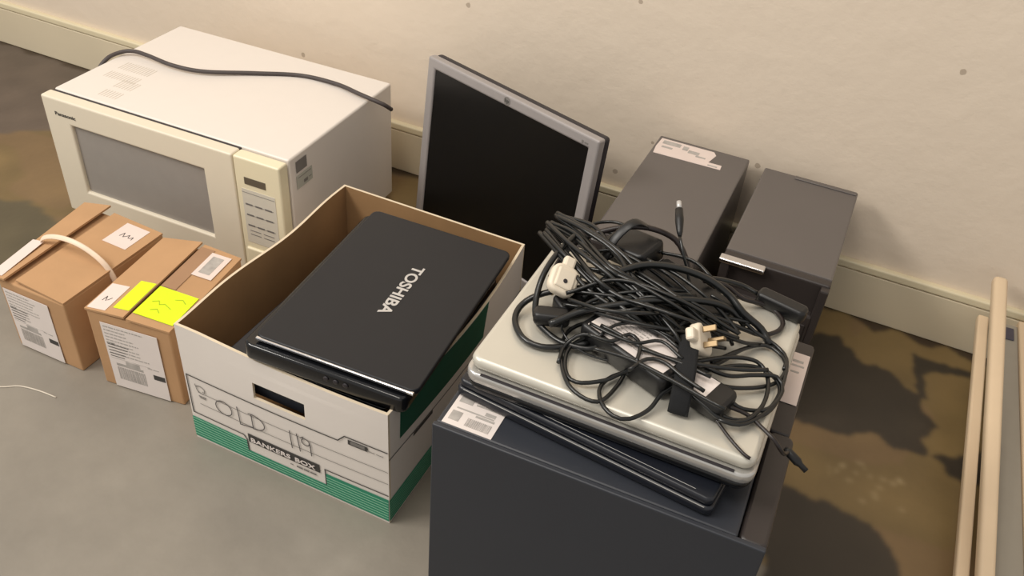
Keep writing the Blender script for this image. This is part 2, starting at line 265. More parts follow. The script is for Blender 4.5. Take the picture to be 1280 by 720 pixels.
HEAP = [[[-0.2081,-0.7012,0.435],[-0.1694,-0.7224,0.44],[-0.1298,-0.7275,0.435],[-0.0839,-0.7476,0.435],[-0.0555,-0.7251,0.42]],[[-0.2029,-0.6667,0.445],[-0.1605,-0.6952,0.455],[-0.1178,-0.7134,0.455],[-0.0761,-0.7233,0.44],[-0.0443,-0.7119,0.425],[-0.0228,-0.6883,0.411]],[[-0.2156,-0.7637,0.435],[-0.1854,-0.7598,0.445],[-0.1505,-0.7531,0.44],[-0.1164,-0.7598,0.44],[-0.0923,-0.7588,0.435]],[[-0.1711,-0.6633,0.455],[-0.1345,-0.6722,0.455],[-0.0964,-0.6866,0.45],[-0.0677,-0.6913,0.435],[-0.0472,-0.7003,0.425]],[[-0.2188,-0.7072,0.45],[-0.1769,-0.7197,0.455],[-0.137,-0.7385,0.45],[-0.1056,-0.7601,0.445],[-0.094,-0.7661,0.435]],[[-0.2416,-0.6068,0.435],[-0.2099,-0.605,0.435],[-0.1737,-0.621,0.44],[-0.1433,-0.623,0.445],[-0.121,-0.6257,0.445],[-0.0998,-0.6368,0.44]],[[-0.2671,-0.6134,0.435],[-0.2523,-0.5909,0.435],[-0.226,-0.5879,0.44],[-0.1892,-0.6174,0.445],[-0.1638,-0.6271,0.445]],[[-0.2211,-0.7806,0.435],[-0.1986,-0.7467,0.445],[-0.1625,-0.7256,0.455],[-0.1265,-0.7115,0.455],[-0.0896,-0.7108,0.45],[-0.0615,-0.715,0.435],[-0.0501,-0.7155,0.42]],[[-0.1106,-0.7629,0.435],[-0.1049,-0.7333,0.44],[-0.0809,-0.7058,0.44],[-0.0501,-0.6884,0.425],[-0.0303,-0.6775,0.415]],[[-0.0631,-0.755,0.42],[-0.0414,-0.714,0.415],[-0.0228,-0.6883,0.411],[-0.0057,-0.6839,0.41],[0.0067,-0.6965,0.41],[0.0085,-0.7158,0.411]],[[-0.2073,-0.8264,0.411],[-0.2101,-0.8012,0.415],[-0.1967,-0.7867,0.425],[-0.1726,-0.7859,0.425],[-0.1536,-0.7941,0.425]],[[-0.198,-0.7316,0.4429],[-0.1476,-0.7486,0.4591],[-0.0952,-0.7486,0.4591],[-0.0457,-0.7231,0.4375]],[[-0.2565,-0.7091,0.4293],[-0.1839,-0.7194,0.4397],[-0.1099,-0.7078,0.4397],[-0.0395,-0.6746,0.4258]],[[-0.2343,-0.6673,0.431],[-0.1986,-0.6428,0.4422],[-0.139,-0.6637,0.4422],[-0.0776,-0.6909,0.4273]],[[-0.2189,-0.7477,0.4297],[-0.1711,-0.7306,0.4403],[-0.119,-0.6947,0.4403],[-0.0673,-0.6384,0.4262]],[[-0.229,-0.6464,0.431],[-0.2024,-0.6588,0.4422],[-0.1602,-0.7034,0.4422],[-0.1186,-0.745,0.4273]],[[-0.1694,-0.7258,0.4388],[-0.1458,-0.7381,0.4533],[-0.1171,-0.75,0.4533],[-0.0899,-0.746,0.434]],[[-0.222,-0.7564,0.4324],[-0.1657,-0.7662,0.4442],[-0.1088,-0.754,0.4442],[-0.0552,-0.7194,0.4285]],[[-0.2434,-0.6711,0.4375],[-0.2135,-0.662,0.4515],[-0.1701,-0.671,0.4515],[-0.1268,-0.6725,0.4329]],[[-0.2461,-0.7408,0.4355],[-0.1978,-0.7428,0.4485],[-0.1485,-0.7245,0.4485],[-0.1026,-0.6827,0.4311]],[[-0.236,-0.6967,0.4278],[-0.1809,-0.7015,0.4375],[-0.1268,-0.6779,0.4375],[-0.0758,-0.6295,0.4245]],[[-0.187,-0.7302,0.4371],[-0.1701,-0.7296,0.4509],[-0.1442,-0.7411,0.4509],[-0.1184,-0.7434,0.4325]],[[-0.2736,-0.6758,0.4401],[-0.2251,-0.6867,0.4551],[-0.1606,-0.7239,0.4551],[-0.0994,-0.7522,0.4351]],[[-0.17,-0.7373,0.4404],[-0.1501,-0.7301,0.4556],[-0.1248,-0.7196,0.4556],[-0.1001,-0.6919,0.4354]],[[-0.2327,-0.7534,0.4433],[-0.186,-0.7228,0.4597],[-0.1175,-0.7211,0.4597],[-0.0473,-0.7163,0.4378]],[[-0.2523,-0.7098,0.4429],[-0.1963,-0.7135,0.4592],[-0.1281,-0.7287,0.4592],[-0.0624,-0.7304,0.4375]],[[-0.2262,-0.6703,0.4299],[-0.2025,-0.6399,0.4406],[-0.1574,-0.6492,0.4406],[-0.109,-0.6651,0.4263]],[[-0.1855,-0.7476,0.4364],[-0.1604,-0.7536,0.4498],[-0.1406,-0.7268,0.4498],[-0.126,-0.6687,0.4319]],[[-0.238,-0.6735,0.4345],[-0.1867,-0.6848,0.4471],[-0.1253,-0.7054,0.4471],[-0.0668,-0.7144,0.4303]],[[-0.2343,-0.7565,0.4296],[-0.1972,-0.7589,0.4401],[-0.1601,-0.7436,0.4401],[-0.1264,-0.7092,0.4261]],[[-0.1849,-0.739,0.4347],[-0.1579,-0.7092,0.4474],[-0.1126,-0.7087,0.4474],[-0.0644,-0.7094,0.4305]],[[-0.2264,-0.7598,0.4417],[-0.1797,-0.7756,0.4575],[-0.1381,-0.7571,0.4575],[-0.1019,-0.7049,0.4365]],[[-0.1882,-0.6713,0.4323],[-0.1569,-0.6815,0.444],[-0.1172,-0.7004,0.444],[-0.0787,-0.7091,0.4284]],[[-0.1811,-0.7796,0.439],[-0.1596,-0.7835,0.439],[-0.1293,-0.7915,0.439],[-0.0903,-0.7937,0.439],[-0.0556,-0.7977,0.439]],[[-0.1874,-0.7996,0.439],[-0.1623,-0.7978,0.439],[-0.1497,-0.7778,0.439],[-0.1344,-0.7881,0.439],[-0.1287,-0.8157,0.439]],[[-0.1316,-0.8292,0.439],[-0.1209,-0.8051,0.439],[-0.1032,-0.8011,0.439],[-0.081,-0.8121,0.439],[-0.0564,-0.8211,0.439]],[[-0.1326,-0.7933,0.439],[-0.0983,-0.7922,0.439],[-0.0598,-0.7823,0.439],[-0.0293,-0.7709,0.439],[-0.0065,-0.758,0.439]],[[-0.1745,-0.8174,0.439],[-0.1369,-0.8143,0.439],[-0.089,-0.8224,0.439],[-0.0537,-0.8307,0.439],[-0.0313,-0.8345,0.439]]]
# ------------------------------------------------------------------ camera
cam_d = bpy.data.cameras.new('camera'); cam = bpy.data.objects.new('camera', cam_d); COL.objects.link(cam)
cam_d.sensor_width = 36; cam_d.lens = 1120.1/1280*36; cam_d.clip_start = .02
r_, u_, f_ = (Vector(v) for v in CAMR)
mw_ = Matrix.Identity(4)
for i in range(3): mw_[i][0], mw_[i][1], mw_[i][2] = r_[i], u_[i], -f_[i]
mw_.translation = Vector((0, -1.4881, 1.0505)); cam.matrix_world = mw_
scene.camera = cam

# ------------------------------------------------------------------ setting: floor
def hn(x, y, s, seed):
    """cheap smooth value noise on numpy arrays"""
    rs = np.random.RandomState(seed); G = rs.rand(64, 64)
    X, Y = x*s, y*s; xi, yi = np.floor(X).astype(int), np.floor(Y).astype(int); fx, fy = X-xi, Y-yi
    fx, fy = fx*fx*(3-2*fx), fy*fy*(3-2*fy)
    g = lambda a, b: G[a % 64, b % 64]
    return (g(xi, yi)*(1-fx)+g(xi+1, yi)*fx)*(1-fy)+(g(xi, yi+1)*(1-fx)+g(xi+1, yi+1)*fx)*fy
def inside(px, py, poly):
    r = np.zeros(px.shape, bool); n = len(poly)
    for i in range(n):
        x1, y1 = poly[i]; x2, y2 = poly[(i+1) % n]
        if y1 == y2: continue
        c = ((y1 > py) != (y2 > py)) & (px < (x2-x1)*(py-y1)/(y2-y1)+x1); r ^= c
    return r
def axis(segs):
    out = []
    for a, b, st in segs: out += list(np.arange(a, b, st))
    out.append(segs[-1][1]); return np.array(out)
gx = axis([(-3.2, -2.2, .1), (-2.2, -1.15, .006), (-1.15, -.02, .014), (-.02, .6, .003), (.6, 1.8, .06)])
gy = axis([(-2.6, -1.15, .06), (-1.15, -.7, .008), (-.7, .02, .004)])
X, Y = np.meshgrid(gx, gy); nx, ny = len(gx), len(gy)
wx = X+(hn(X, Y, 22, 1)-.5)*.03+(hn(X, Y, 70, 2)-.5)*.012; wy = Y+(hn(X, Y, 22, 3)-.5)*.03+(hn(X, Y, 70, 4)-.5)*.012
concrete = np.array(lin((138, 131, 120))); ochre = np.array(lin((118, 98, 62))); brown = np.array(lin((52, 45, 36))); lit_brown = np.array(lin((92, 80, 70))); olive = np.array(lin((86, 78, 58))); tan = np.array(lin((136, 108, 78)))
c = np.tile(concrete, (ny, nx, 1)); rough = np.full((ny, nx), .42)
m = (wy > -.64)
c[m] = ochre; rough[m] = .42
k = hn(X, Y, 14, 9)[..., None]; c = np.where(m[..., None], c*(.75+.5*k), c)
k2 = (hn(X, Y, 9, 12) > .62) & m; c[k2] = c[k2]*.5+tan*.4
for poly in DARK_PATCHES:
    mm = inside(wx, wy, poly); c[mm] = (brown if poly[0][0] > -.5 else lit_brown)*(.85+.3*hn(X, Y, 20, 5)[mm][:, None])  # right-hand stains have the tower shade in their brown, left ones painted as lit
for poly in OLIVE_PATCHES:
    mm = inside(wx, wy, poly); c[mm] = olive*(.85+.3*hn(X, Y, 20, 6)[mm][:, None])
# small pale flecks in the ochre coating
rs = np.random.RandomState(3)
for _ in range(26):
    cx, cy = rs.uniform(.12, .24), rs.uniform(-.46, -.37); a, b = rs.uniform(.002, .006), rs.uniform(.001, .0035)
    mm = ((X-cx)/a)**2+((Y-cy)/b)**2 < 1; c[mm] = c[mm]*.5+np.array(lin((190, 170, 130)))*.5
# dirt line by the skirting and pale scuffs on the bare concrete
mm = (wy > -.012) & m; c[mm] = np.array(lin((58, 44, 30)))
for ax, ay, bx, by, wd in ((-.50, -.935, -.488, -.885, .004), (-.488, -.885, -.45, -.872, .003), (-.452, -.93, -.43, -.90, .005), (-.80, -.95, -.79, -.93, .003), (-.47, -1.0, -.46, -.96, .004)):
    t = np.clip(((X-ax)*(bx-ax)+(Y-ay)*(by-ay))/((bx-ax)**2+(by-ay)**2), 0, 1); d = np.hypot(X-ax-t*(bx-ax), Y-ay-t*(by-ay))
    mm = (d+(hn(X, Y, 160, 8)-.5)*.006 < wd) & (hn(X, Y, 90, 18) > .3); c[mm] = c[mm]*.5+np.array(lin((190, 182, 168)))*.5
def blur(a, k):
    for _ in range(k):
        p = np.pad(a, ((1, 1), (1, 1), (0, 0)), 'edge'); a = (p[:-2, 1:-1]+p[2:, 1:-1]+p[1:-1, :-2]+p[1:-1, 2:]+2*p[1:-1, 1:-1])/6
    return a
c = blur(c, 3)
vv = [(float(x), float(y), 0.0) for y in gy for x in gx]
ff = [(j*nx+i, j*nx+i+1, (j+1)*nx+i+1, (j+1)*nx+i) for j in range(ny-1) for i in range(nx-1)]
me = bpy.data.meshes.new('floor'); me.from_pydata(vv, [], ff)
at = me.color_attributes.new('stain_and_shade', 'FLOAT_COLOR', 'POINT')
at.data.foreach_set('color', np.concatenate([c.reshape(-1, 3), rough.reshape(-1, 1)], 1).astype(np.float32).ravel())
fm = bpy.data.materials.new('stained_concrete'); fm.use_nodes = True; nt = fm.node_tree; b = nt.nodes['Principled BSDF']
an = nt.nodes.new('ShaderNodeAttribute'); an.attribute_name = 'stain_and_shade'; tc = nt.nodes.new('ShaderNodeTexCoord')
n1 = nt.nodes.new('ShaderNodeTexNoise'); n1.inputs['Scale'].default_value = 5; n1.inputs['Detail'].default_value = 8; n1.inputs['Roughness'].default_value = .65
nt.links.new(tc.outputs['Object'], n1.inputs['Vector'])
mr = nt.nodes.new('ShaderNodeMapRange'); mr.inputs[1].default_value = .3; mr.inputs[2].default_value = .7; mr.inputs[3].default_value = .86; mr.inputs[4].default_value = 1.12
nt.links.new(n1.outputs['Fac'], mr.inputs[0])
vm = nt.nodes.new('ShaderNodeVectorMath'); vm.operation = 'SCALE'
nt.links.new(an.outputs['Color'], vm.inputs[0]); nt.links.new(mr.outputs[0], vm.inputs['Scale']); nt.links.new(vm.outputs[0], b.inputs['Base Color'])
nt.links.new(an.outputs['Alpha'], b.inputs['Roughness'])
n2 = nt.nodes.new('ShaderNodeTexNoise'); n2.inputs['Scale'].default_value = 60; n2.inputs['Detail'].default_value = 5
nt.links.new(tc.outputs['Object'], n2.inputs['Vector'])
bp = nt.nodes.new('ShaderNodeBump'); bp.inputs['Strength'].default_value = .12; bp.inputs['Distance'].default_value = .004
nt.links.new(n2.outputs['Fac'], bp.inputs['Height']); nt.links.new(bp.outputs['Normal'], b.inputs['Normal'])
me.materials.append(fm)
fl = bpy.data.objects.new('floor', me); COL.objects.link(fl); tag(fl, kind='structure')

# ------------------------------------------------------------------ setting: wall and skirting
wm = bpy.data.materials.new('cream_painted_plaster'); wm.use_nodes = True; nt = wm.node_tree; b = nt.nodes['Principled BSDF']
tc = nt.nodes.new('ShaderNodeTexCoord'); n1 = nt.nodes.new('ShaderNodeTexNoise'); n1.inputs['Scale'].default_value = 2.2; n1.inputs['Detail'].default_value = 5
nt.links.new(tc.outputs['Object'], n1.inputs['Vector'])
mx = nt.nodes.new('ShaderNodeMix'); mx.data_type = 'RGBA'; mx.inputs[6].default_value = (*lin((222, 206, 186)), 1); mx.inputs[7].default_value = (*lin((230, 215, 196)), 1)
nt.links.new(n1.outputs['Fac'], mx.inputs[0])
vo = nt.nodes.new('ShaderNodeTexVoronoi'); vo.inputs['Scale'].default_value = 15; nt.links.new(tc.outputs['Object'], vo.inputs['Vector'])
nd = nt.nodes.new('ShaderNodeTexNoise'); nd.inputs['Scale'].default_value = 90; nt.links.new(tc.outputs['Object'], nd.inputs['Vector'])
ad = nt.nodes.new('ShaderNodeMath'); ad.operation = 'MULTIPLY_ADD'; ad.inputs[1].default_value = .08; nt.links.new(nd.outputs['Fac'], ad.inputs[0]); nt.links.new(vo.outputs['Distance'], ad.inputs[2])
lt = nt.nodes.new('ShaderNodeMath'); lt.operation = 'LESS_THAN'; lt.inputs[1].default_value = .115; nt.links.new(ad.outputs[0], lt.inputs[0])
sc = nt.nodes.new('ShaderNodeSeparateColor'); nt.links.new(vo.outputs['Color'], sc.inputs[0])
gt = nt.nodes.new('ShaderNodeMath'); gt.operation = 'GREATER_THAN'; gt.inputs[1].default_value = .45; nt.links.new(sc.outputs[0], gt.inputs[0])
ml = nt.nodes.new('ShaderNodeMath'); ml.operation = 'MULTIPLY'; nt.links.new(lt.outputs[0], ml.inputs[0]); nt.links.new(gt.outputs[0], ml.inputs[1])
m8 = nt.nodes.new('ShaderNodeMath'); m8.operation = 'MULTIPLY'; m8.inputs[1].default_value = .6; nt.links.new(ml.outputs[0], m8.inputs[0])
mx2 = nt.nodes.new('ShaderNodeMix'); mx2.data_type = 'RGBA'; mx2.inputs[7].default_value = (*lin((150, 132, 112)), 1)
nt.links.new(m8.outputs[0], mx2.inputs[0]); nt.links.new(mx.outputs[2], mx2.inputs[6]); nt.links.new(mx2.outputs[2], b.inputs['Base Color'])
n3 = nt.nodes.new('ShaderNodeTexNoise'); n3.inputs['Scale'].default_value = 16; n3.inputs['Detail'].default_value = 6; n3.inputs['Roughness'].default_value = .6
nt.links.new(tc.outputs['Object'], n3.inputs['Vector'])
sb = nt.nodes.new('ShaderNodeMath'); sb.operation = 'SUBTRACT'; nt.links.new(n3.outputs['Fac'], sb.inputs[0]); nt.links.new(m8.outputs[0], sb.inputs[1])
bp = nt.nodes.new('ShaderNodeBump'); bp.inputs['Strength'].default_value = .4; bp.inputs['Distance'].default_value = .006
nt.links.new(sb.outputs[0], bp.inputs['Height']); nt.links.new(bp.outputs['Normal'], b.inputs['Normal']); b.inputs['Roughness'].default_value = .55
w = box('wall_back', (-3.2, .012, -.02), (1.8, .10, 2.5), wm, None); tag(w, kind='structure')
sm = mat('cream_gloss_skirting', (216, 203, 176), .45, noise=.04, nscale=6, bump=.1, bscale=25)
w = box('baseboard_back', (-3.2, 0, 0), (1.8, .0125, .0975), sm, None, .002); tag(w, kind='structure')
w = box('trim_1', (-3.2, -.0015, .0990), (1.8, .0135, .1150), mat('cream_skirting_cap', (222, 210, 178), .45, noise=.03, bump=.1, bscale=25), None, .0035, 3); tag(w, kind='structure')

# ------------------------------------------------------------------ microwave oven
W, H, D = .5114, .2618, .373
t = thing('microwave_oven', 'white microwave oven with cream front standing against the wall', 'microwave', (-1.3529, -.4876, 0), (0, 0, .027))
bm = bmesh.new(); bm_box(bm, (0.003, .0300, .012), (W-.001, D, H), .004, 3); obj('casing', bm, M['mw_case'], t)
# door: a frame around a recessed window
bm = bmesh.new(); wx0, wx1, wz0, wz1 = .058, .352, .070, .212
slab_frame(bm, [0, wx0, wx1, .4165], [.014, wz0, wz1, H-.001], 0, .0250)
door = obj('door', bm, M['mw_front'], t)
bv = door.modifiers.new('b', 'BEVEL'); bv.width = .0035; bv.segments = 3; bv.limit_method = 'ANGLE'
box('door_gap_shade', (.006, .0246, .016), (.415, .0306, H-.0028), M['dark_shell'], t)  # dark strip standing in for the shade down in the door gap
win = box('window', (wx0-.004, .007, wz0-.004), (wx1+.004, .016, wz1+.004), M['mw_window'], door)
FM = frame((0, 0, 0), (1, 0, 0), (0, 0, 1))       # front face, outward is -y
lettering('brand_lettering', 'Panasonic', frame((.027, 0, .2275), (1, 0, 0), (0, 0, 1)), .047, .007, M['dark_print'], door, bold=.01)
cp = box('control_panel', (.4185, 0, .014), (W, .0250, H-.001), M['mw_panel'], t, .0035, 3)
plate('display', frame((.438, 0, .2105), (1, 0, 0), (0, 0, 1)), [(0, 0, .043, .0135)], M['display'], cp, .0008)
plate('keypad', frame((.430, 0, .088), (1, 0, 0), (0, 0, 1)), [(0, 0, .068, .112)], M['mw_key'], cp, .0006)
rr = [(.0, .105, .066, .1056)]
for z in (.036, .058, .080):
    for kx in range(3): rr += [(.005+kx*.020, z, .019+kx*.020, z+.0032)]
    rr += [(.005, z+.0012, .062, z+.0018)]
for z in (.018, .026): rr += [(.008, z, .03, z+.0012), (.036, z, .058, z+.0012)]
plate('key_marks', frame((.430, 0, .088), (1, 0, 0), (0, 0, 1)), rr, M['grey_print'], cp, .0006, .0006)
box('door_button', (.426, -.004, .022), (.498, .003, .076), M['mw_panel'], cp, .004, 3)
# air slots on the lid
rr = []
for j in range(2):
    for i in range(12 if j == 0 else 7):
        x = .040+i*.0062+j*.046
        rr.append((x, .150-j*.062, x+.0016, .150-j*.062+.030)); rr.append((x, .112-j*.062, x+.0016, .112-j*.062+.024))
plate('air_slots', frame((0, 0, H), (1, 0, 0), (0, 1, 0)), rr, M['mw_mark'], t, .0004)
FS = frame((W, 0, 0), (0, 1, 0), (0, 0, 1))
plate('rating_label', FS, [(.047, .228, .078, .250)], M['grey_print'], t, .0005)
plate('warning_label', FS, [(.046, .196, .092, .222)], mat('pale_grey_label', (176, 176, 166), .5), t, .0005)
plate('warning_print', FS, text_rows(.03, .018, 3, 5)[:0]+[(.066, .201, .077, .207), (.050, .217, .088, .2178), (.081, .205, .089, .2058)], M['grey_print'], t, .0005, .0005)
for fx, fy in ((.03, .05), (W-.03, .05), (.03, D-.04), (W-.03, D-.04)):
    bm = bmesh.new(); lathe(bm, [(0, .011), (.002, .012), (.012, .013)], (fx, fy, 0), (0, 0, 1)); obj('foot', bm, M['mw_front'], t)
cz = H+.0035
bm = bmesh.new(); tube(bm, [(-.012, .10, .16), (-.010, .140, .235), (-.004, .168, .262), (.008, .195, cz+.004), (.03, .207, cz+.007), (.066, .205, cz+.008), (.132, .199, cz+.006), (.194, .212, cz+.004), (.273, .262, cz+.001), (.351, .302, cz), (.429, .304, cz+.002), (.490, .288, cz+.004), (.520, .283, cz+.003), (.543, .288, cz-.004), (.551, .302, cz-.018)], .0040, 10)
obj('power_cord', bm, M['cord_grey'], t)

# ------------------------------------------------------------------ two brown parcels
def parcel_body(name, w, d, h, parent, tk=.004):
    """closed carton body, walls and floor; the top flaps are their own parts"""
    bm = bmesh.new(); bm_box(bm, (0, 0, 0), (w, d, h), .0025, 2)
    bmesh.ops.subdivide_edges(bm, edges=[e for e in bm.edges if e.calc_length() > .05], cuts=3, use_grid_fill=True)
    for v in bm.verts:
        k = math.sin(math.pi*min(1, max(0, v.co.z/h)))
        if abs(v.co.x-w) < .003: v.co.x += .003*k*math.sin(math.pi*v.co.y/d)
        if abs(v.co.y) < .003: v.co.y -= .0015*k*math.sin(math.pi*v.co.x/w)
    return obj(name, bm, M['kraft'], parent)
def shipping_label(parent, F, w, h, seed):
    l = plate('shipping_label', F, [(0, 0, w, h)], M['paper'], parent, .0006)
    rr = [(r[0]*1, r[1]+h*.52, r[2], r[3]+h*.52) for r in text_rows(w*.8, h*.46, 9, seed, .55, .05, .95)]
    rr += barcode(w*.12, h*.14, w*.62, h*.34, seed)+[(w*.78, h*.30, w*.98, h*.37)]
    rr += [(w*.12, h*.36, w*.60, h*.40), (w*.04, h*.68, w*.18, h*.72), (w*.3, h*.40, w*.55, h*.46)]
    rr += [(w*.05, h*.47, w*.75, h*.476), (w*.70, h*.45, w*.78, h*.465), (w*.80, h*.45, w*.9, h*.465)]
    plate('label_print', F, rr, M['smudge'], l, .0003, .0006)
    plate('label_block', F, [(w*.78, h*.30, w*.985, h*.375)], M['dark_print'], l, .0003, .0007)
    plate('heading_print', F, [(w*.05, h*(.5+.045*i), w*(.3+.03*i), h*(.508+.045*i)) for i in range(5)], M['dark_print'], l, .0003, .0007)
    return l

t = thing('cardboard_parcel', 'brown cardboard parcel with a cream plastic strap arching over its lifted top flap', 'parcel', (-1.139, -.805, 0), (0, 0, .01))
w1, d1, h1 = .135, .215, .138
parcel_body('carton', w1, d1, h1, t)
shipping_label(t, frame((.008, -.0018, .004), (1, 0, 0), (0, 0, 1)), .092, .120, 11)
def flap(name, pts, tk, material, parent):
    bm = bmesh.new(); lo = [bm.verts.new(p) for p in pts]; hi = [bm.verts.new((p[0], p[1], p[2]+tk)) for p in pts]; n = len(pts)
    bm.faces.new(lo); bm.faces.new(hi)
    for i in range(n): bm.faces.new((lo[i], lo[(i+1) % n], hi[(i+1) % n], hi[i]))
    return obj(name, bm, material, parent)
flap('top_flap', [(.036, .004, h1+.004), (w1, .0, h1), (w1, d1, h1), (.030, d1+.002, h1+.004)], .0035, M['kraft'], t)
lf = flap('top_flap', [(-.010, -.003, h1+.001), (.024, -.006, h1+.008), (.013, d1+.012, h1+.008), (-.040, d1+.004, h1+.001)], .0035, M['kraft'], t)
F = frame((-.012, -.004, h1+.0046), (.034, 0, .0066), (-.14, 1, .012))
plate('white_label', F, [(.000, .004, .026, .100)], M['paper_pink'], lf, .0006)
FM1 = frame((w1, 0, h1+.0036), (.1, 0, -.0041), (0, 1, 0))
pl = plate('paper_label', FM1, [(-.066, .148, -.018, .206)], M['paper_pink'], t, .0006)
strokes('label_scribble', FM1, [[(-.052, .172), (-.049, .182), (-.045, .172), (-.042, .175), (-.038, .181), (-.036, .174), (-.033, .174), (-.029, .179), (-.028, .172)]], .0009, M['ink'], pl, .0007)
bm = bmesh.new(); tube(bm, [(-.010, .098, .105), (-.012, .096, .130), (-.006, .094, .150), (.010, .093, .163), (.034, .093, .172), (.062, .093, .176), (.090, .094, .172), (.116, .095, .160), (.132, .096, .143), (.141, .096, .120), (.1405, .096, .095)], .005, 8, flat=(.0045, .0010))
obj('carrying_strap', bm, M['strap_white'], t)

t = thing('cardboard_parcel', 'brown cardboard parcel with a neon yellow label across its top seam', 'parcel', (-.957, -.803, 0), (0, 0, .13))
w2, d2, h2 = .143, .196, .150
parcel_body('carton', w2, d2, h2, t)
shipping_label(t, frame((.022, -.0018, .003), (1, 0, 0), (0, 0, 1)), .098, .132, 23)
flap('top_flap', [(-.001, -.001, h2), (.069, -.003, h2+.006), (.071, d2+.004, h2+.009), (-.001, d2, h2)], .0035, M['kraft'], t)
flap('top_flap', [(.073, -.003, h2+.004), (w2+.001, -.001, h2), (w2+.001, d2, h2), (.075, d2+.004, h2+.005)], .0035, M['kraft'], t)
zt = h2+.0036
# left flap slopes up to the seam
FL_ = frame((0, 0, zt), (.069, 0, .006), (0, 1, .012)); FR_ = frame((w2, 0, zt), (.070, 0, -.0045), (0, 1, .002))
plate('paper_label', FL_, [(.002, .002, .034, .062)], M['paper_pink'], t, .0006, .0002)
strokes('label_scribble', FL_, [[(.014, .022), (.016, .032), (.020, .022)], [(.022, .024), (.026, .03)]], .0009, M['ink'], t, .0009)
nl = plate('neon_label', FL_, [(.041, .012, .0685, .080)], M['neon'], t, .0006, .0002)
nr = plate('neon_label', FR_, [(-.0685, .012, -.002, .080)], M['neon'], t, .0006, .0006)
strokes('label_writing', FR_, [[(-.058, .045), (-.05, .050), (-.045, .043), (-.038, .047), (-.025, .041)], [(-.05, .028), (-.042, .033), (-.035, .027)], [(-.03, .062), (-.02, .066), (-.012, .060)]], .0011, mat('yellow_brown_ink', (160, 176, 30), .7), nr, .0013)
pw = plate('address_label', FR_, [(-.045, .125, -.010, .186)], M['paper_pink'], t, .0006, .0006)
plate('address_print', FR_, [(-.038, .134, -.019, .178)], M['smudge'], pw, .0003, .0013)
plate('parcel_tape', FR_, [(-.069, .082, -.044, .192)], M['kraft_dark'], t, .0003, .0005)

# ------------------------------------------------------------------ archive box
W, D, H = .337, .416, .2248
t = thing('archive_box', 'open white and green cardboard archive box marked OLD 119 holding black laptops', 'cardboard box', (-.7566, -.8246, 0), (0, 0, .004))
tk = .004
def wavy(v):
    x, y, z = v
    k = math.sin(math.pi*min(1, max(0, y/D)))*(max(0, z)/H)**1.5
    if x > W-.01: x += .014*k
    if x < .01: x -= .006*k*math.sin(2.4*math.pi*y/D)
    if y < .01: z_ = z; y -= .003*math.sin(math.pi*x/W)*math.sin(math.pi*min(1, z/H))
    if y < .12 and z > H-.03: z -= .010*math.sin(math.pi*min(1, max(0, (x/W-.1)*.85)))*(1-max(0, y)/.12)
    return Vector((x, y, z))
def grid_wall(bm, xs, zs, skip, place, thick):
    """panel in (u, v) cells with an opening; outer face material 0, inner face 1, edges 2"""
    V = {}
    def vert(i, j, s):
        if (i, j, s) not in V: V[(i, j, s)] = bm.verts.new(wavy(place(xs[i], zs[j], s*thick)))
        return V[(i, j, s)]
    cells = {(i, j) for i in range(len(xs)-1) for j in range(len(zs)-1) if not skip(i, j)}
    for i, j in cells:
        for s in (0, 1):
            f = bm.faces.new([vert(i, j, s), vert(i+1, j, s), vert(i+1, j+1, s), vert(i, j+1, s)]); f.material_index = s
        for (a, b, nb) in (((i, j), (i+1, j), (i, j-1)), ((i+1, j), (i+1, j+1), (i+1, j)), ((i+1, j+1), (i, j+1), (i, j+1)), ((i, j+1), (i, j), (i-1, j))):
            if nb not in cells:
                f = bm.faces.new([vert(*a, 0), vert(*b, 0), vert(*b, 1), vert(*a, 1)]); f.material_index = 2
bmats = [M['box_white'], M['kraft_in'], M['box_edge']]
def lsp(a, b, n): return [a+(b-a)*i/n for i in range(n+1)]
xs = lsp(0, .122, 6)+[.125]+lsp(.125, .209, 5)[1:]+[.212]+lsp(.212, W, 6)[1:]; zs = lsp(0, .146, 6)+lsp(.146, .175, 2)[1:]+lsp(.175, H, 3)[1:]
sx = [i for i in range(len(xs)-1) if .1249 < (xs[i]+xs[i+1])/2 < .209]; sz = [j for j in range(len(zs)-1) if .146 < (zs[j]+zs[j+1])/2 < .175]
bm = bmesh.new(); grid_wall(bm, xs, zs, lambda i, j: i in sx and j in sz, lambda u, v, s: (u, s, v), tk); obj('front_panel', bm, bmats, t)
bm = bmesh.new(); grid_wall(bm, lsp(0, W, 8), lsp(0, H, 4), lambda i, j: False, lambda u, v, s: (u, D-s, v), tk); obj('back_panel', bm, bmats, t)
bm = bmesh.new(); grid_wall(bm, lsp(tk, D-tk, 24), lsp(0, H, 8), lambda i, j: False, lambda u, v, s: (W-s, u, v), tk); obj('side_panel', bm, bmats, t)
bm = bmesh.new(); grid_wall(bm, lsp(tk, D-tk, 24), lsp(0, H, 8), lambda i, j: False, lambda u, v, s: (s, u, v), tk); obj('side_panel', bm, bmats, t)
box('bottom_panel', (tk, tk, .0), (W-tk, D-tk, .006), M['kraft_in'], t)
def fy(x, z): return -.0006-.003*math.sin(math.pi*x/W)*math.sin(math.pi*min(1, z/H))
def front_mark(name, polys, material, out=.0004, parent=t):
    bm = bmesh.new()
    for (x0, z0, x1, z1) in polys:
        n = max(1, int((x1-x0)/.012)); mz = max(1, int((z1-z0)/.012)); pv = {}
        for i in range(n+1):
            for j in range(mz+1):
                x = x0+(x1-x0)*i/n; z = z0+(z1-z0)*j/mz; pv[i, j] = bm.verts.new((x, fy(x, z)-out, z))
        for i in range(n):
            for j in range(mz): bm.faces.new((pv[i, j], pv[i+1, j], pv[i+1, j+1], pv[i, j+1]))
    o = obj(name, bm, material, parent)
    so = o.modifiers.new('s', 'SOLIDIFY'); so.thickness = .0003; so.offset = 0
    return o
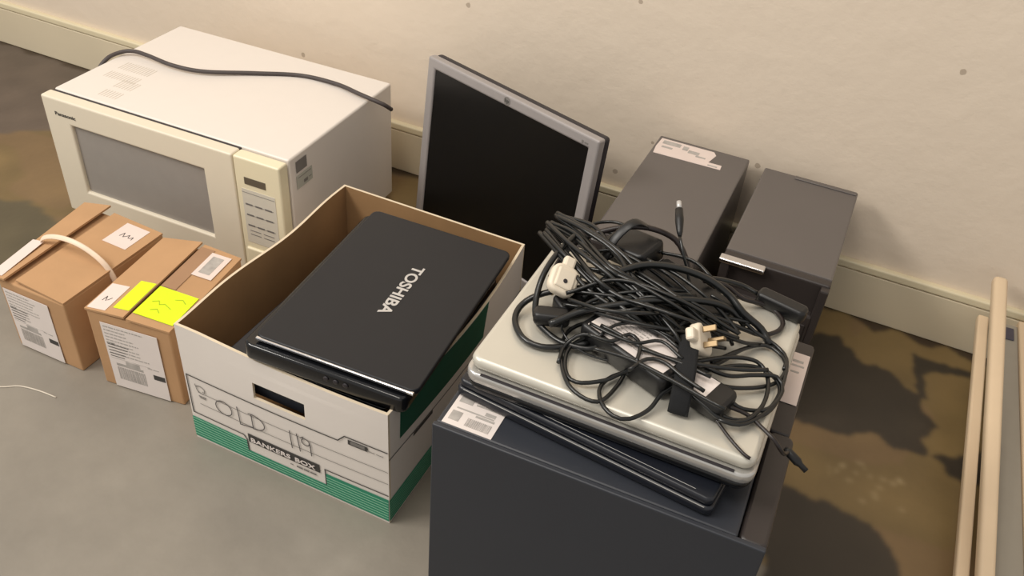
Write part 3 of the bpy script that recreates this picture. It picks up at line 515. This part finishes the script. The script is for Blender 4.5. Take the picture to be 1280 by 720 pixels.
def front_lines(name, lines, width, material, out=.0006, parent=t):
    bm = bmesh.new()
    for ln in lines:
        for a, b in zip(ln, ln[1:]):
            a = Vector((a[0], a[1])); b = Vector((b[0], b[1])); d = b-a; L = d.length
            if L < 1e-6: continue
            d /= L; n = Vector((-d.y, d.x))*width/2; a = a-d*width*.3; b = b+d*width*.3; k = max(1, int(L/.012)); prev = None
            for i in range(k+1):
                p = a+(b-a)*i/k; q = [bm.verts.new((c.x, fy(c.x, c.y)-out, c.y)) for c in (p-n, p+n)]
                if prev: bm.faces.new((prev[0], q[0], q[1], prev[1]))
                prev = q
    o = obj(name, bm, material, parent); so = o.modifiers.new('s', 'SOLIDIFY'); so.thickness = .0003; so.offset = 0
    return o
gz0, gz1 = .005, .047
front_mark('green_band', [(.0005, gz0, .1005, gz1-.0), (.1005, gz0, .236, .026), (.236, gz0, W-.0005, gz1+.004)], M['box_green'])
lines = []
for i in range(7):
    z = gz0+.0055+i*.0056
    if z < .026: lines.append([(0.001, z), (W-.001, z)])
    else: lines += [[(0.001, z), (.1, z)], [(.2365, z), (W-.001, z)]]
front_lines('green_band_stripes', lines, .0011, mat('pale_green_print', (140, 190, 160), .7), .0008)
front_lines('printed_outline', [[(.005, .058), (.005, .134), (.260, .134), (.271, .147), (W-.001, .147)], [(.005, .058), (.096, .058), (.101, .050), (.101, .027)], [(.235, .027), (.235, .060), (W-.001, .060)]], .0016, M['dark_print'])
front_lines('ruled_lines', [[(.022, .1065), (W-.001, .1085)], [(.022, .083), (W-.001, .085)]], .0007, M['grey_print'])
front_mark('logo_plate', [(.104, .047, .226, .0645)], M['dark_print'])
lf = frame((.110, -.0042, .0515), (1, 0, 0), (0, 0, 1))
lettering('logo_lettering', 'BANKERS', lf, .068, .0085, M['paper'], t, .0002, bold=.02)
lettering('logo_lettering', 'BOX', frame((.186, -.0042, .0515), (1, 0, 0), (0, 0, 1)), .034, .0085, M['paper'], t, .0002, bold=.02)
front_mark('small_print', [(.175, .038, .180, .0395), (.186, .0375, .196, .0405), (.198, .0375, .207, .0405), (.209, .0375, .219, .0405)], M['grey_print'], .0007)
front_mark('tab_print', [(.280, .1365, .302, .142), (.305, .136, .317, .1368), (.319, .136, .330, .1368)], M['grey_print'], .0007)
front_mark('top_tab', [(.276, .1345, .306, .143)], M['dark_print'], .0005)
def arc(cx, cy, rx, ry, a0, a1, n=14): return [(cx+rx*math.cos(math.radians(a0+(a1-a0)*i/n)), cy+ry*math.sin(math.radians(a0+(a1-a0)*i/n))) for i in range(n+1)]
OLD = [arc(.067, .097, .0145, .0135, 95, 470), [(.092, .113), (.0935, .096), (.094, .079), (.104, .081), (.116, .083)], [(.1165, .110), (.117, .083)], [(.1115, .110)]+arc(.117, .0965, .021, .0145, 85, -90)]
front_lines('handwritten_word', OLD, .0013, M['ink'], .0009)
front_lines('handwritten_number', [[(.1815, .112), (.183, .078)], [(.193, .112), (.1965, .078)], arc(.207, .102, .0065, .0065, 0, 360)+[(.2145, .095), (.2150, .078)], [(.199, .107), (.204, .111)]], .0013, M['ink'], .0009)
front_lines('recycling_mark', [arc(.027, .113, .008, .007, 150, -20), [(.0345, .114), (.0345, .1095), (.0305, .1105)], [(.0195, .116), (.021, .109), (.026, .106), (.032, .106)], [(.0235, .119), (.019, .117), (.018, .121)]], .001, M['grey_print'])
front_mark('recycling_print', [(.022, .098, .028, .0998), (.029, .098, .035, .0998), (.023, .0955, .034, .0965)], M['grey_print'])
def side_mark(name, rects, material, out=.0006):
    bm = bmesh.new()
    for (y0, z0, y1, z1) in rects:
        n = max(1, int((y1-y0)/.008)); mz = max(1, int((z1-z0)/.008)); pv = {}
        for i in range(n+1):
            for j in range(mz+1):
                y = y0+(y1-y0)*i/n; z = z0+(z1-z0)*j/mz; v = wavy((W, y, z)); pv[i, j] = bm.verts.new((v.x+out, y, z))
        for i in range(n):
            for j in range(mz): bm.faces.new((pv[i, j], pv[i+1, j], pv[i+1, j+1], pv[i, j+1]))
    o = obj(name, bm, material, t); so = o.modifiers.new('s', 'SOLIDIFY'); so.thickness = .0003; so.offset = 0
side_mark('green_side_panel', [(.026, .152, .26, H-.001)], M['box_dkgreen'])
side_mark('green_side_band', [(.0005, gz0, D-.002, .049)], M['box_green'])
side_mark('side_line', [(.0005, .1315, D-.002, .1328), (.06, .124, .11, .130)], M['dark_print'])
side_mark('side_stripes', [(.0005, gz0+.0055+i*.0056, D-.002, gz0+.0062+i*.0056) for i in range(7)], mat('pale_green_side_print', (120, 170, 140), .7), .001)

# ------------------------------------------------------------------ laptops in the archive box
def laptop_black(name, label, loc, rot, W, L, logo=True):
    """closed laptop; the hinge runs along its length, ports face the front edge"""
    t = thing(name, label, 'laptop', loc, rot)
    bm = bmesh.new(); rounded_slab(bm, -.012, -.012, W-.010, L-.004, -.0355, -.0095, .012, .004, mtx=None); b_ = obj('base', bm, M['gloss_black'], t)
    bm = bmesh.new(); rounded_slab(bm, 0, 0, W, L, -.009, 0, .012, .0025); lid = obj('lid', bm, M['lap_black'], t)
    bm = bmesh.new(); bm_box(bm, (.003, -.0026, -.0064), (W-.004, .002, -.0020), .001, 2); obj('chrome_strip', bm, M['chrome'], t)
    return t, b_, lid
TW, TL = .2331, .3344
t, b_, lid = laptop_black('laptop', 'black closed laptop with silver lettering on its lid, topmost in the archive box', (-.6242, -.8169, .2585), (-.0113, .034, .0783), TW, TL)
lettering('logo_lettering', 'TOSHIBA', frame((.118, .232, .0), (0, -1, 0), (1, 0, 0)), .118, .0180, M['logo_silver'], lid, .0002, bold=.024)
bm = bmesh.new()
for k in range(3):
    lathe(bm, [(0, .0034), (.0012, .0040), (.002, .0030), (.0021, .0016)], (.112+k*.014, -.0118, -.0190), (0, -1, 0), 12)
obj('audio_jack', bm, M['dark_shell'], b_)
for o in (lid,): pass
t = thing('laptop', 'glossy black laptop lying just under the topmost laptop in the archive box', 'laptop', (-.652, -.8145, .190), (0, .0, .03))
bm = bmesh.new(); rounded_slab(bm, 0, 0, .222, .33, 0, .017, .012, .003); obj('base', bm, M['gloss_black'], t)
bm = bmesh.new(); rounded_slab(bm, .003, .004, .219, .327, .0175, .0245, .012, .002); obj('lid', bm, M['lap_black'], t)
t = thing('laptop', 'dark laptop seen only through the handle hole of the archive box', 'laptop', (-.700, -.812, .136), (0, 0, 0))
bm = bmesh.new(); rounded_slab(bm, 0, 0, .262, .36, 0, .034, .012, .003); obj('base', bm, M['tower_blue'], t)
bm = bmesh.new(); rounded_slab(bm, .003, .004, .259, .357, .0345, .0445, .012, .002); obj('lid', bm, M['lap_navy'], t)

# ------------------------------------------------------------------ monitor
t = thing('monitor', 'silver framed black flat screen monitor standing in front of the wall', 'monitor', (-.7629, -.1665, .004), (-.0936, 0, -.3221))
W, H = .4057, .355
z0 = .006
sx0, sx1, sz0, sz1 = .0195, .385, .028, .3345
bm = bmesh.new()
slab_frame(bm, [0, sx0, sx1, W], [0, sz0, sz1, H], 0, .018)
bz = obj('bezel', bm, M['silver_bezel'], t); bv = bz.modifiers.new('b', 'BEVEL'); bv.width = .004; bv.segments = 3; bv.limit_method = 'ANGLE'
box('screen', (sx0-.003, .0035, sz0-.003), (sx1+.003, .012, sz1+.003), M['screen'], t)
bm = bmesh.new(); bm_box(bm, (.001, .0165, .002), (W-.001, .034, H-.001), .006, 3); bm_box(bm, (.06, .030, .06), (W-.06, .058, H-.06), .012, 3); obj('rear_shell', bm, M['dark_shell'], t)
FMn = frame((.202, 0, .3445), (1, 0, 0), (0, 0, 1))
bm = bmesh.new(); lathe(bm, [(0, .0075), (.0005, .0075)], (.202, 0, .3445), (0, -1, 0), 24); lg = obj('round_logo', bm, M['grey_print'], bz)
lettering('logo_lettering', 'hp', frame((.1975, -.0003, .3395), (1, 0, 0), (0, 0, 1)), .009, .0095, M['dark_print'], lg, .0003)
plate('model_mark', frame((.371, 0, .339), (1, 0, 0), (0, 0, 1)), [(0, 0, .004, .005), (.006, .001, .014, .004)], M['grey_print'], bz, .0004)
bm = bmesh.new(); bm_box(bm, (W/2-.03, .05, .0), (W/2+.03, .072, .19), .006, 2); obj('stand_neck', bm, M['dark_shell'], t)
bm = bmesh.new(); bm_box(bm, (W/2-.10, .026, .004), (W/2+.10, .15, .016), .004, 2, Matrix.Rotation(.0936, 4, 'X')); obj('stand_base', bm, M['dark_shell'], t)

# ------------------------------------------------------------------ computer towers
def vents(F, w, h, nx, ny, material, parent, name='vent_holes'):
    rr = [(w*(i+.25)/nx, h*(j+.25)/ny, w*(i+.75)/nx, h*(j+.75)/ny) for i in range(nx) for j in range(ny)]
    return plate(name, F, rr, material, parent, .0004)
# by the wall, with the paper sticker
L = .352
t = thing('computer_tower', 'black computer tower by the wall with a torn white sticker on top', 'computer tower', (-.3269, -.0184, 0), (0, 0, .0077))
box('case', (0, -L, .006), (.1674, 0, .2678), M['tower'], t, .003, 2)
bz = box('front_bezel', (.001, -L-.024, .004), (.1664, -L-.001, .2670), M['tower_bezel'], t, .007, 3)
F = frame((0, 0, .2678), (1, 0, 0), (0, 1, 0))
st = poly_plate('torn_sticker', F, [(.006, -.011), (.104, -.011), (.1105, -.022), (.104, -.052), (.128, -.052), (.129, -.067), (.007, -.070), (.0045, -.045)], M['paper_pink'], t, .0006)
plate('sticker_print', F, [(.012, -.030, .045, -.017), (.050, -.034, .060, -.020), (.062, -.040, .082, -.029), (.078, -.046, .096, -.041), (.014, -.044, .034, -.038), (.105, -.064, .122, -.060)], M['smudge'], st, .0003, .0006)
vents(frame((.02, -L-.024, .03), (1, 0, 0), (0, 0, 1)), .12, .09, 10, 8, M['dark_print'], bz)
box('power_button', (.07, -L-.027, .19), (.095, -L-.022, .215), M['silver_bezel'], bz, .002)
for fx in (.02, .147):
    for fy_ in (-L+.03, -.03):
        bm = bmesh.new(); lathe(bm, [(0, .009), (.007, .010)], (fx, fy_, 0), (0, 0, 1)); obj('foot', bm, M['tower_bezel'], t)
# by the wall, with the chrome strip
L = .3048
t = thing('computer_tower', 'black computer tower by the wall with a chrome strip along its front edge', 'computer tower', (-.1273, -.3294, 0), (0, 0, .0079))
box('case', (0, .022, .006), (.1628, L, .266), M['tower'], t, .003, 2)
plate('rear_lip', frame((0, 0, .266), (1, 0, 0), (0, 1, 0)), [(.055, L-.014, .160, L-.004)], M['tower'], t, .0018, 0, .0005)
bm = bmesh.new(); bm_box(bm, (0, .004, .004), (.163, .0215, .2655), .004, 3); bm_box(bm, (0, -.008, .004), (.014, .008, .262), .003, 2); bm_box(bm, (.150, -.008, .004), (.163, .008, .262), .003, 2); bm_box(bm, (.012, -.010, .012), (.152, .008, .212), .004, 2)
bz = obj('front_bezel', bm, M['tower_bezel'], t)
bm = bmesh.new(); bm_box(bm, (-.004, -.010, .2585), (.066, .006, .2665), .0025, 3); obj('chrome_strip', bm, M['chrome'], t)
box('optical_drive', (.018, -.0125, .165), (.146, -.0095, .195), M['tower_bezel'], bz, .001)
for fx in (.02, .14):
    for fy_ in (.05, L-.03):
        bm = bmesh.new(); lathe(bm, [(0, .009), (.007, .010)], (fx, fy_, 0), (0, 0, 1)); obj('foot', bm, M['tower_bezel'], t)
# foreground tower, broad side panel towards the camera
CH = .34
t = thing('computer_tower', 'large charcoal computer tower in the foreground, broad side panel facing the viewer', 'computer tower', (-.31, -.909, 0), (0, 0, .028))
bm = bmesh.new(); bm_box(bm, (.0, .007, .006), (.329, .168, CH), .0025, 2); obj('case', bm, M['tower_blue'], t)
sp = box('side_panel', (-.001, 0, .006), (.3575, .0065, CH+.0012), M['tower_blue'], t, .0015, 2)
bm = bmesh.new(); rounded_slab(bm, .330, .0075, .3585, .168, .006, CH-.003, .008, .004); obj('front_bezel', bm, M['tower_bezel'], t)
F = frame((0, 0, CH), (1, 0, 0), (0, 1, 0))
lb = plate('licence_label', F, [(.006, .009, .064, .056)], M['paper'], t, .0006)
rr = [(.010, .044, .026, .052), (.030, .046, .058, .048), (.030, .050, .05, .0515)]+barcode(.030, .014, .058, .026, 4)+[(.010, .016, .022, .030), (.012, .034, .056, .036), (.036, .030, .058, .033), (.044, .037, .056, .042)]
plate('label_print', F, rr, M['smudge'], lb, .0003, .0006)
for fx in (.03, .30):
    for fy_ in (.03, .14):
        bm = bmesh.new(); lathe(bm, [(0, .009), (.007, .010)], (fx, fy_, 0), (0, 0, 1)); obj('foot', bm, M['tower_bezel'], t)
# second tower behind it
t = thing('computer_tower', 'charcoal computer tower behind the foreground one, white label at its right end', 'computer tower', (-.306, -.735, 0), (0, 0, .012))
box('case', (.0, 0, .006), (.318, .172, .336), M['tower'], t, .0025, 2)
bm = bmesh.new(); rounded_slab(bm, .319, .001, .344, .171, .006, .3345, .006, .003); obj('front_bezel', bm, M['tower_bezel'], t)
F = frame((0, 0, .336), (1, 0, 0), (0, 1, 0))
lb = plate('white_label', frame((0, 0, .3350), (1, 0, 0), (0, 1, 0)), [(.3205, .052, .3415, .146)], M['paper_pink'], t, .0006)
lb2 = plate('white_label', F, [(.285, .052, .3165, .146)], M['paper_pink'], t, .0006)
plate('label_print', frame((0, 0, .3350), (1, 0, 0), (0, 1, 0)), [(.323, .128, .336, .132), (.323, .120, .338, .123), (.324, .108, .334, .111)], M['smudge'], lb, .0003, .0006)
for fx in (.03, .30):
    for fy_ in (.03, .14):
        bm = bmesh.new(); lathe(bm, [(0, .009), (.007, .010)], (fx, fy_, 0), (0, 0, 1)); obj('foot', bm, M['tower_bezel'], t)

# ------------------------------------------------------------------ laptops on the towers
t = thing('laptop', 'slim dark laptop lying askew on the foreground tower under the silver laptop', 'laptop', (-.012, -.887, CH+.0015), (0, 0, -.10))
bm = bmesh.new(); rounded_slab(bm, -.30, 0, 0, .215, 0, .012, .008, .003); obj('base', bm, M['lap_navy'], t)
bm = bmesh.new(); rounded_slab(bm, -.298, .002, -.002, .213, .0125, .0225, .008, .003); obj('lid', bm, M['lap_navy'], t)
bm = bmesh.new(); bm_box(bm, (-.29, -.0004, .0118), (-.008, .001, .0125), .0003, 1); obj('edge_trim', bm, M['lap_rim'], t)
bm = bmesh.new(); bm_box(bm, (-.288, .008, .0222), (-.022, .0087, .0228), .0003, 1); obj('lid_line', bm, M['lap_rim'], t)
SZ = .3645
t = thing('laptop', 'silver closed laptop on top of the towers, buried under black cables', 'laptop', (-.299, -.865, SZ), (0, 0, .008))
SW, SD = .3145, .256
bm = bmesh.new(); rounded_slab(bm, .002, .002, SW-.002, SD-.001, 0, .012, .016, .004); obj('underside', bm, M['gloss_black'], t)
bm = bmesh.new(); rounded_slab(bm, 0, 0, SW, SD, .0118, .025, .016, .003); obj('base', bm, M['lap_rim'], t)
bm = bmesh.new(); rounded_slab(bm, .003, .006, SW-.003, SD-.002, .0256, .0405, .014, .0055, 8); lid = obj('lid', bm, M['lap_silver'], t)
bm = bmesh.new(); bm_box(bm, (.02, .0003, .025), (SW-.02, .004, .0262), .0003, 1); obj('lid_gap', bm, M['dark_shell'], t)

# ------------------------------------------------------------------ cables and adapters on the silver laptop
def uk_plug(parent, centre, rot, material):
    """three-pin mains plug"""
    Mx = Matrix.Translation(Vector(centre)) @ Euler(rot).to_matrix().to_4x4()
    bm = bmesh.new(); rounded_slab(bm, -.0165, -.018, .0165, .018, -.006, .006, .011, .003, 6, Mx)
    bm_box(bm, (-.007, -.030, -.005), (.007, -.014, .005), .003, 2, Mx)
    bm_box(bm, (-.011, -.012, -.008), (.011, .012, -.004), .0018, 2, Mx)
    p = obj('mains_plug', bm, material, parent)
    bm = bmesh.new()
    bm_box(bm, (-.002, .004, .006), (.002, .011, .024), .0006, 1, Mx)
    for s in (-1, 1): bm_box(bm, (s*.0085-.0032, -.009, .006), (s*.0085+.0032, -.0065, .021), .0006, 1, Mx)
    obj('plug_pins', bm, M['brass'], p)
    bm = bmesh.new(); lathe(bm, [(0, .0026), (.0006, .0026)], Mx @ Vector((0, .003, -.0079)), Mx.to_3x3() @ Vector((0, 0, -1)), 12); obj('screw_hole', bm, M['dark_shell'], p)
    return p
def brick(parent, centre, rot, size, material=None, name='adapter_brick'):
    Mx = Matrix.Translation(Vector(centre)) @ Euler(rot).to_matrix().to_4x4()
    sx_, sy_, sz_ = (v/2 for v in size)
    bm = bmesh.new(); rounded_slab(bm, -sx_, -sy_, sx_, sy_, -sz_, sz_, .007, .004, 5, Mx)
    return obj(name, bm, material or M['brick'], parent), Mx
def cab(parent, key, r, material=None, name='cable', origin=None):
    bm = bmesh.new(); off = parent.location
    tube(bm, CABLES[key] if isinstance(key, str) else key, r, 8, off=off)
    return obj(name, bm, material or M['cable'], parent)
def rel(p, par): return Vector(p)-par.location

A = thing('power_adapter', 'black laptop power adapter with a white rating label and thin coiled lead', 'power adapter', (-.14, -.78, .405))
b_, Mx = brick(A, rel((-.140, -.775, .420), A), (0, 0, -.38), (.116, .058, .028))
lb = plate('rating_label', Mx @ Matrix.Translation((0, 0, .014)), [(-.050, -.024, .050, .024)], M['paper'], b_, .0005)
plate('label_print', Mx @ Matrix.Translation((0, 0, .0146)), [(-.042+r[0], -.017+r[1], -.042+r[2], -.017+r[3]) for r in text_rows(.08, .034, 7, 3, .5)], M['smudge'], lb, .0003)
for kx in ('coilL1', 'coilL2', 'coilL3'): cab(A, kx, .0023)
cab(A, 'thin1', .0013); cab(A, 'thin2', .0019); cab(A, 'thin3', .0019)

B = thing('power_adapter', 'black laptop power adapter whose coiled lead lies at the right end of the heap', 'power adapter', (-.05, -.77, .405))
b_, Mx = brick(B, rel((-.063, -.800, .418), B), (0, 0, -.30), (.070, .036, .022))
lb = plate('rating_label', Mx @ Matrix.Translation((0, 0, .011)), [(-.016, -.014, .014, .014)], M['paper'], b_, .0005)
for kx in ('coilR1', 'coilR2', 'coilR3', 'coilR4'): cab(B, kx, .0023)
cab(B, 'tail', .0018, M['cable_brown']); cab(B, 'tail2', .0022, M['cable_brown'])
bm = bmesh.new(); lathe(bm, [(0, .002), (.004, .0045), (.018, .0048), (.022, .003), (.030, .003)], rel(CABLES['tail2'][-1], B)+Vector((-.004, .004, 0)), (.6, -.2, -.25)); obj('dc_plug', bm, M['brick'], B)
bm = bmesh.new(); tube(bm, [rel(p, B) for p in ((-.100, -.728, .408), (-.098, -.732, .432), (-.0915, -.752, .442), (-.086, -.778, .442), (-.080, -.806, .438), (-.076, -.826, .428), (-.074, -.834, .409))], .01, 8, flat=(.0105, .0016)); obj('hook_and_loop_strap', bm, M['velcro'], B)

Cc = thing('power_adapter', 'large black adapter brick in the middle of the cable heap', 'power adapter', (-.12, -.67, .405))
brick(Cc, rel((-.118, -.665, .422), Cc), (.02, .02, -.42), (.110, .050, .030))
cab(Cc, 'arch_mid', .0042); cab(Cc, 'arch_front', .0040)
brick(Cc, rel((-.17, -.70, .420), Cc), (0, 0, .2), (.05, .036, .026), name='inline_block')

G = thing('power_adapter', 'small black adapter at the back of the heap with a barrel plug pointing up', 'power adapter', (-.20, -.62, .405))
brick(G, rel((-.198, -.628, .438), G), (.1, -.15, -.35), (.062, .046, .026))
cab(G, 'arch_top', .0036, M['cable_brown']); cab(G, 'dc_up', .0018)
dp = [rel(p, G) for p in CABLES['dc_tip']]
bm = bmesh.new(); dd = dp[-1]-dp[0]; lathe(bm, [(0, .002), (.006, .0036), (dd.length*.5, .0052), (dd.length*.86, .0046), (dd.length*.88, .0028)], dp[0], dd); bq = obj('barrel_plug', bm, M['brick'], G)
bm = bmesh.new(); lathe(bm, [(dd.length*.86, .0030), (dd.length*1.1, .0030)], dp[0], dd); obj('barrel_tip', bm, M['logo_silver'], bq)

Dn = thing('mains_lead', 'thick black mains lead with a cream plug lying at the left of the heap', 'cable', (-.24, -.72, .405))
cab(Dn, 'left_thick', .0036); cab(Dn, 'left_inner', .0036)
uk_plug(Dn, rel((-.243, -.738, .446), Dn), (math.pi+.5, .45, .35), M['plug_white'])
brick(Dn, rel((-.238, -.776, .424), Dn), (.0, .0, .35), (.040, .020, .016), name='lead_connector')
brick(Dn, rel((-.226, -.735, .418), Dn), (0, 0, .9), (.05, .026, .022), name='cable_block')

E_ = thing('mains_lead', 'black mains lead looped right, its cream plug in the middle of the heap', 'cable', (-.05, -.68, .405))
cab(E_, 'loop_right', .0028, M['cable_brown']); cab(E_, 'loop_right2', .0022)
uk_plug(E_, rel((-.080, -.752, .442), E_), (-.9, .55, -1.1), M['plug_white'])

Bd = thing('cable_bundle', 'thick bundle of parallel black cables bent over the far left corner of the silver laptop', 'cable', (-.22, -.64, .405))
for st_ in CABLES['strands']: cab(Bd, st_, .0028)
bm = bmesh.new(); tube(bm, [rel(p, Bd) for p in ((-.222, -.668, .432), (-.215, -.652, .462), (-.200, -.632, .478), (-.185, -.61, .462))], .01, 8, flat=(.006, .0012)); obj('cable_tie', bm, M['brick'], Bd)

Hh = thing('power_adapter', 'flat black adapter lying across the far right edge of the silver laptop', 'power adapter', (-.02, -.61, .405))
brick(Hh, rel((-.017, -.612, .415), Hh), (0, 0, -.22), (.060, .020, .018))
cab(Hh, [(-.046, -.606, .416), (-.07, -.605, .420), (-.10, -.625, .43), (-.13, -.65, .43)], .003)

Fc = thing('mains_lead', 'slim black lead woven through the heap in front of the central adapter', 'cable', (-.12, -.70, .405))
for pts in HEAP: cab(Fc, pts, .0022)

# ------------------------------------------------------------------ battens and panel at the right
def batten(name, label, a, b, wd, th, cat='batten'):
    a, b = Vector(a), Vector(b); d = (b-a); L = d.length; d.normalize()
    s = Vector((0, 0, 1)).cross(d).normalized(); n = d.cross(s).normalized()
    t = thing(name, label, cat, b)
    Mx = Matrix.Identity(4)
    for i in range(3): Mx[i][0], Mx[i][1], Mx[i][2] = -d[i], s[i], n[i]
    return t, Mx, L
for label, a, b, wd, th, r in (('narrower cream batten, left of the pair leaning on the skirting', (.300, -.017, .0925), (.3235, -.66, .011), .0185, .016, .004),
                          ('thicker cream batten, right of the pair leaning on the wall', (.296, -.017, .177), (.354, -.68, .014), .023, .020, .007)):
    a, b = Vector(a), Vector(b); d = (b-a).normalized(); L = (b-a).length
    s = Vector((0, 0, 1)).cross(d).normalized(); n = d.cross(s).normalized()
    Mx = Matrix.Identity(4)
    for i in range(3): Mx[i][0], Mx[i][1], Mx[i][2], Mx[i][3] = d[i], s[i], n[i], a[i]
    bm = bmesh.new(); bm_box(bm, (0, -wd/2, -th/2), (L, wd/2, th/2), r, 4, Mx)
    o = obj('wooden_batten', bm, M['cream_wood'])
    for f in o.data.polygons: f.use_smooth = True
    tag(o, label, 'batten')
t = thing('leaning_panel', 'grey panel with a cream edge leaning on the skirting, rightmost of the leaning pieces', 'panel', (.39, -.66, 0))
a, b = Vector((.330, -.020, .104)), Vector((.389, -.66, .008)); d = (b-a).normalized(); L = (b-a).length
s = Vector((0, 0, 1)).cross(d).normalized(); n = d.cross(s).normalized(); Mx = Matrix.Identity(4)
for i in range(3): Mx[i][0], Mx[i][1], Mx[i][2], Mx[i][3] = d[i], s[i], n[i], a[i]-t.location[i]
bm = bmesh.new(); bm_box(bm, (.012, -.020, -.004), (L, .022, .003), .001, 1, Mx); obj('panel_face', bm, M['grey_board'], t)
bm = bmesh.new(); bm_box(bm, (0, .0225, -.006), (L, .046, .008), .003, 3, Mx); obj('panel_edge', bm, M['cream_wood'], t)
bm = bmesh.new(); bm_box(bm, (.022, -.018, .003), (.050, .015, .006), .001, 1, Mx); obj('metal_bracket', bm, M['hinge'], t)

# ------------------------------------------------------------------ thread on the floor
bm = bmesh.new(); tube(bm, [(-1.13, -.905, .001), (-1.087, -.892, .001), (-1.062, -.876, .001), (-1.028, -.869, .001), (-.996, -.867, .001)], .0011, 6)
tag(obj('thread', bm, M['thread']), 'short white thread curled on the concrete floor in front of the parcels', 'thread')

# ------------------------------------------------------------------ light
def area(name, loc, target, size, power, color, size_y=None):
    ld = bpy.data.lights.new(name, 'AREA'); ld.energy = power; ld.color = color; ld.size = size
    if size_y: ld.shape = 'RECTANGLE'; ld.size_y = size_y
    o = bpy.data.objects.new(name, ld); COL.objects.link(o); o.location = loc
    o.rotation_euler = (Vector(target)-Vector(loc)).to_track_quat('-Z', 'Y').to_euler()
    return o
area('overhead_light', (-2.0, -1.8, 2.1), (-.4, -.2, .15), 1.1, 40, (1, .95, .88), .5)
area('overhead_light', (-.7, -1.3, 2.5), (.5, 0, .6), 1.2, 19, (1, .93, .84), .4)  # unseen light, placed and aimed to brighten the right-hand wall
wd = bpy.data.worlds.new('room_ambient'); scene.world = wd; wd.use_nodes = True
wd.node_tree.nodes['Background'].inputs[0].default_value = (1, .955, .90, 1); wd.node_tree.nodes['Background'].inputs[1].default_value = .60
GROUPS = {'computer_tower': 'computer towers', 'cardboard_parcel': 'brown cardboard parcels', 'laptop': 'closed laptops', 'power_adapter': 'power adapters in the cable heap',
          'mains_lead': 'mains leads in the cable heap', 'wooden_batten': 'cream battens leaning at the right'}
for o in bpy.data.objects:
    k = o.name.split('.')[0]
    if k in GROUPS and o.parent is None: o['group'] = GROUPS[k]
scene.view_settings.view_transform = 'Standard'; scene.view_settings.look = 'None'; scene.view_settings.gamma = 1
scene.view_settings.use_curve_mapping = False; scene.view_settings.exposure = 0
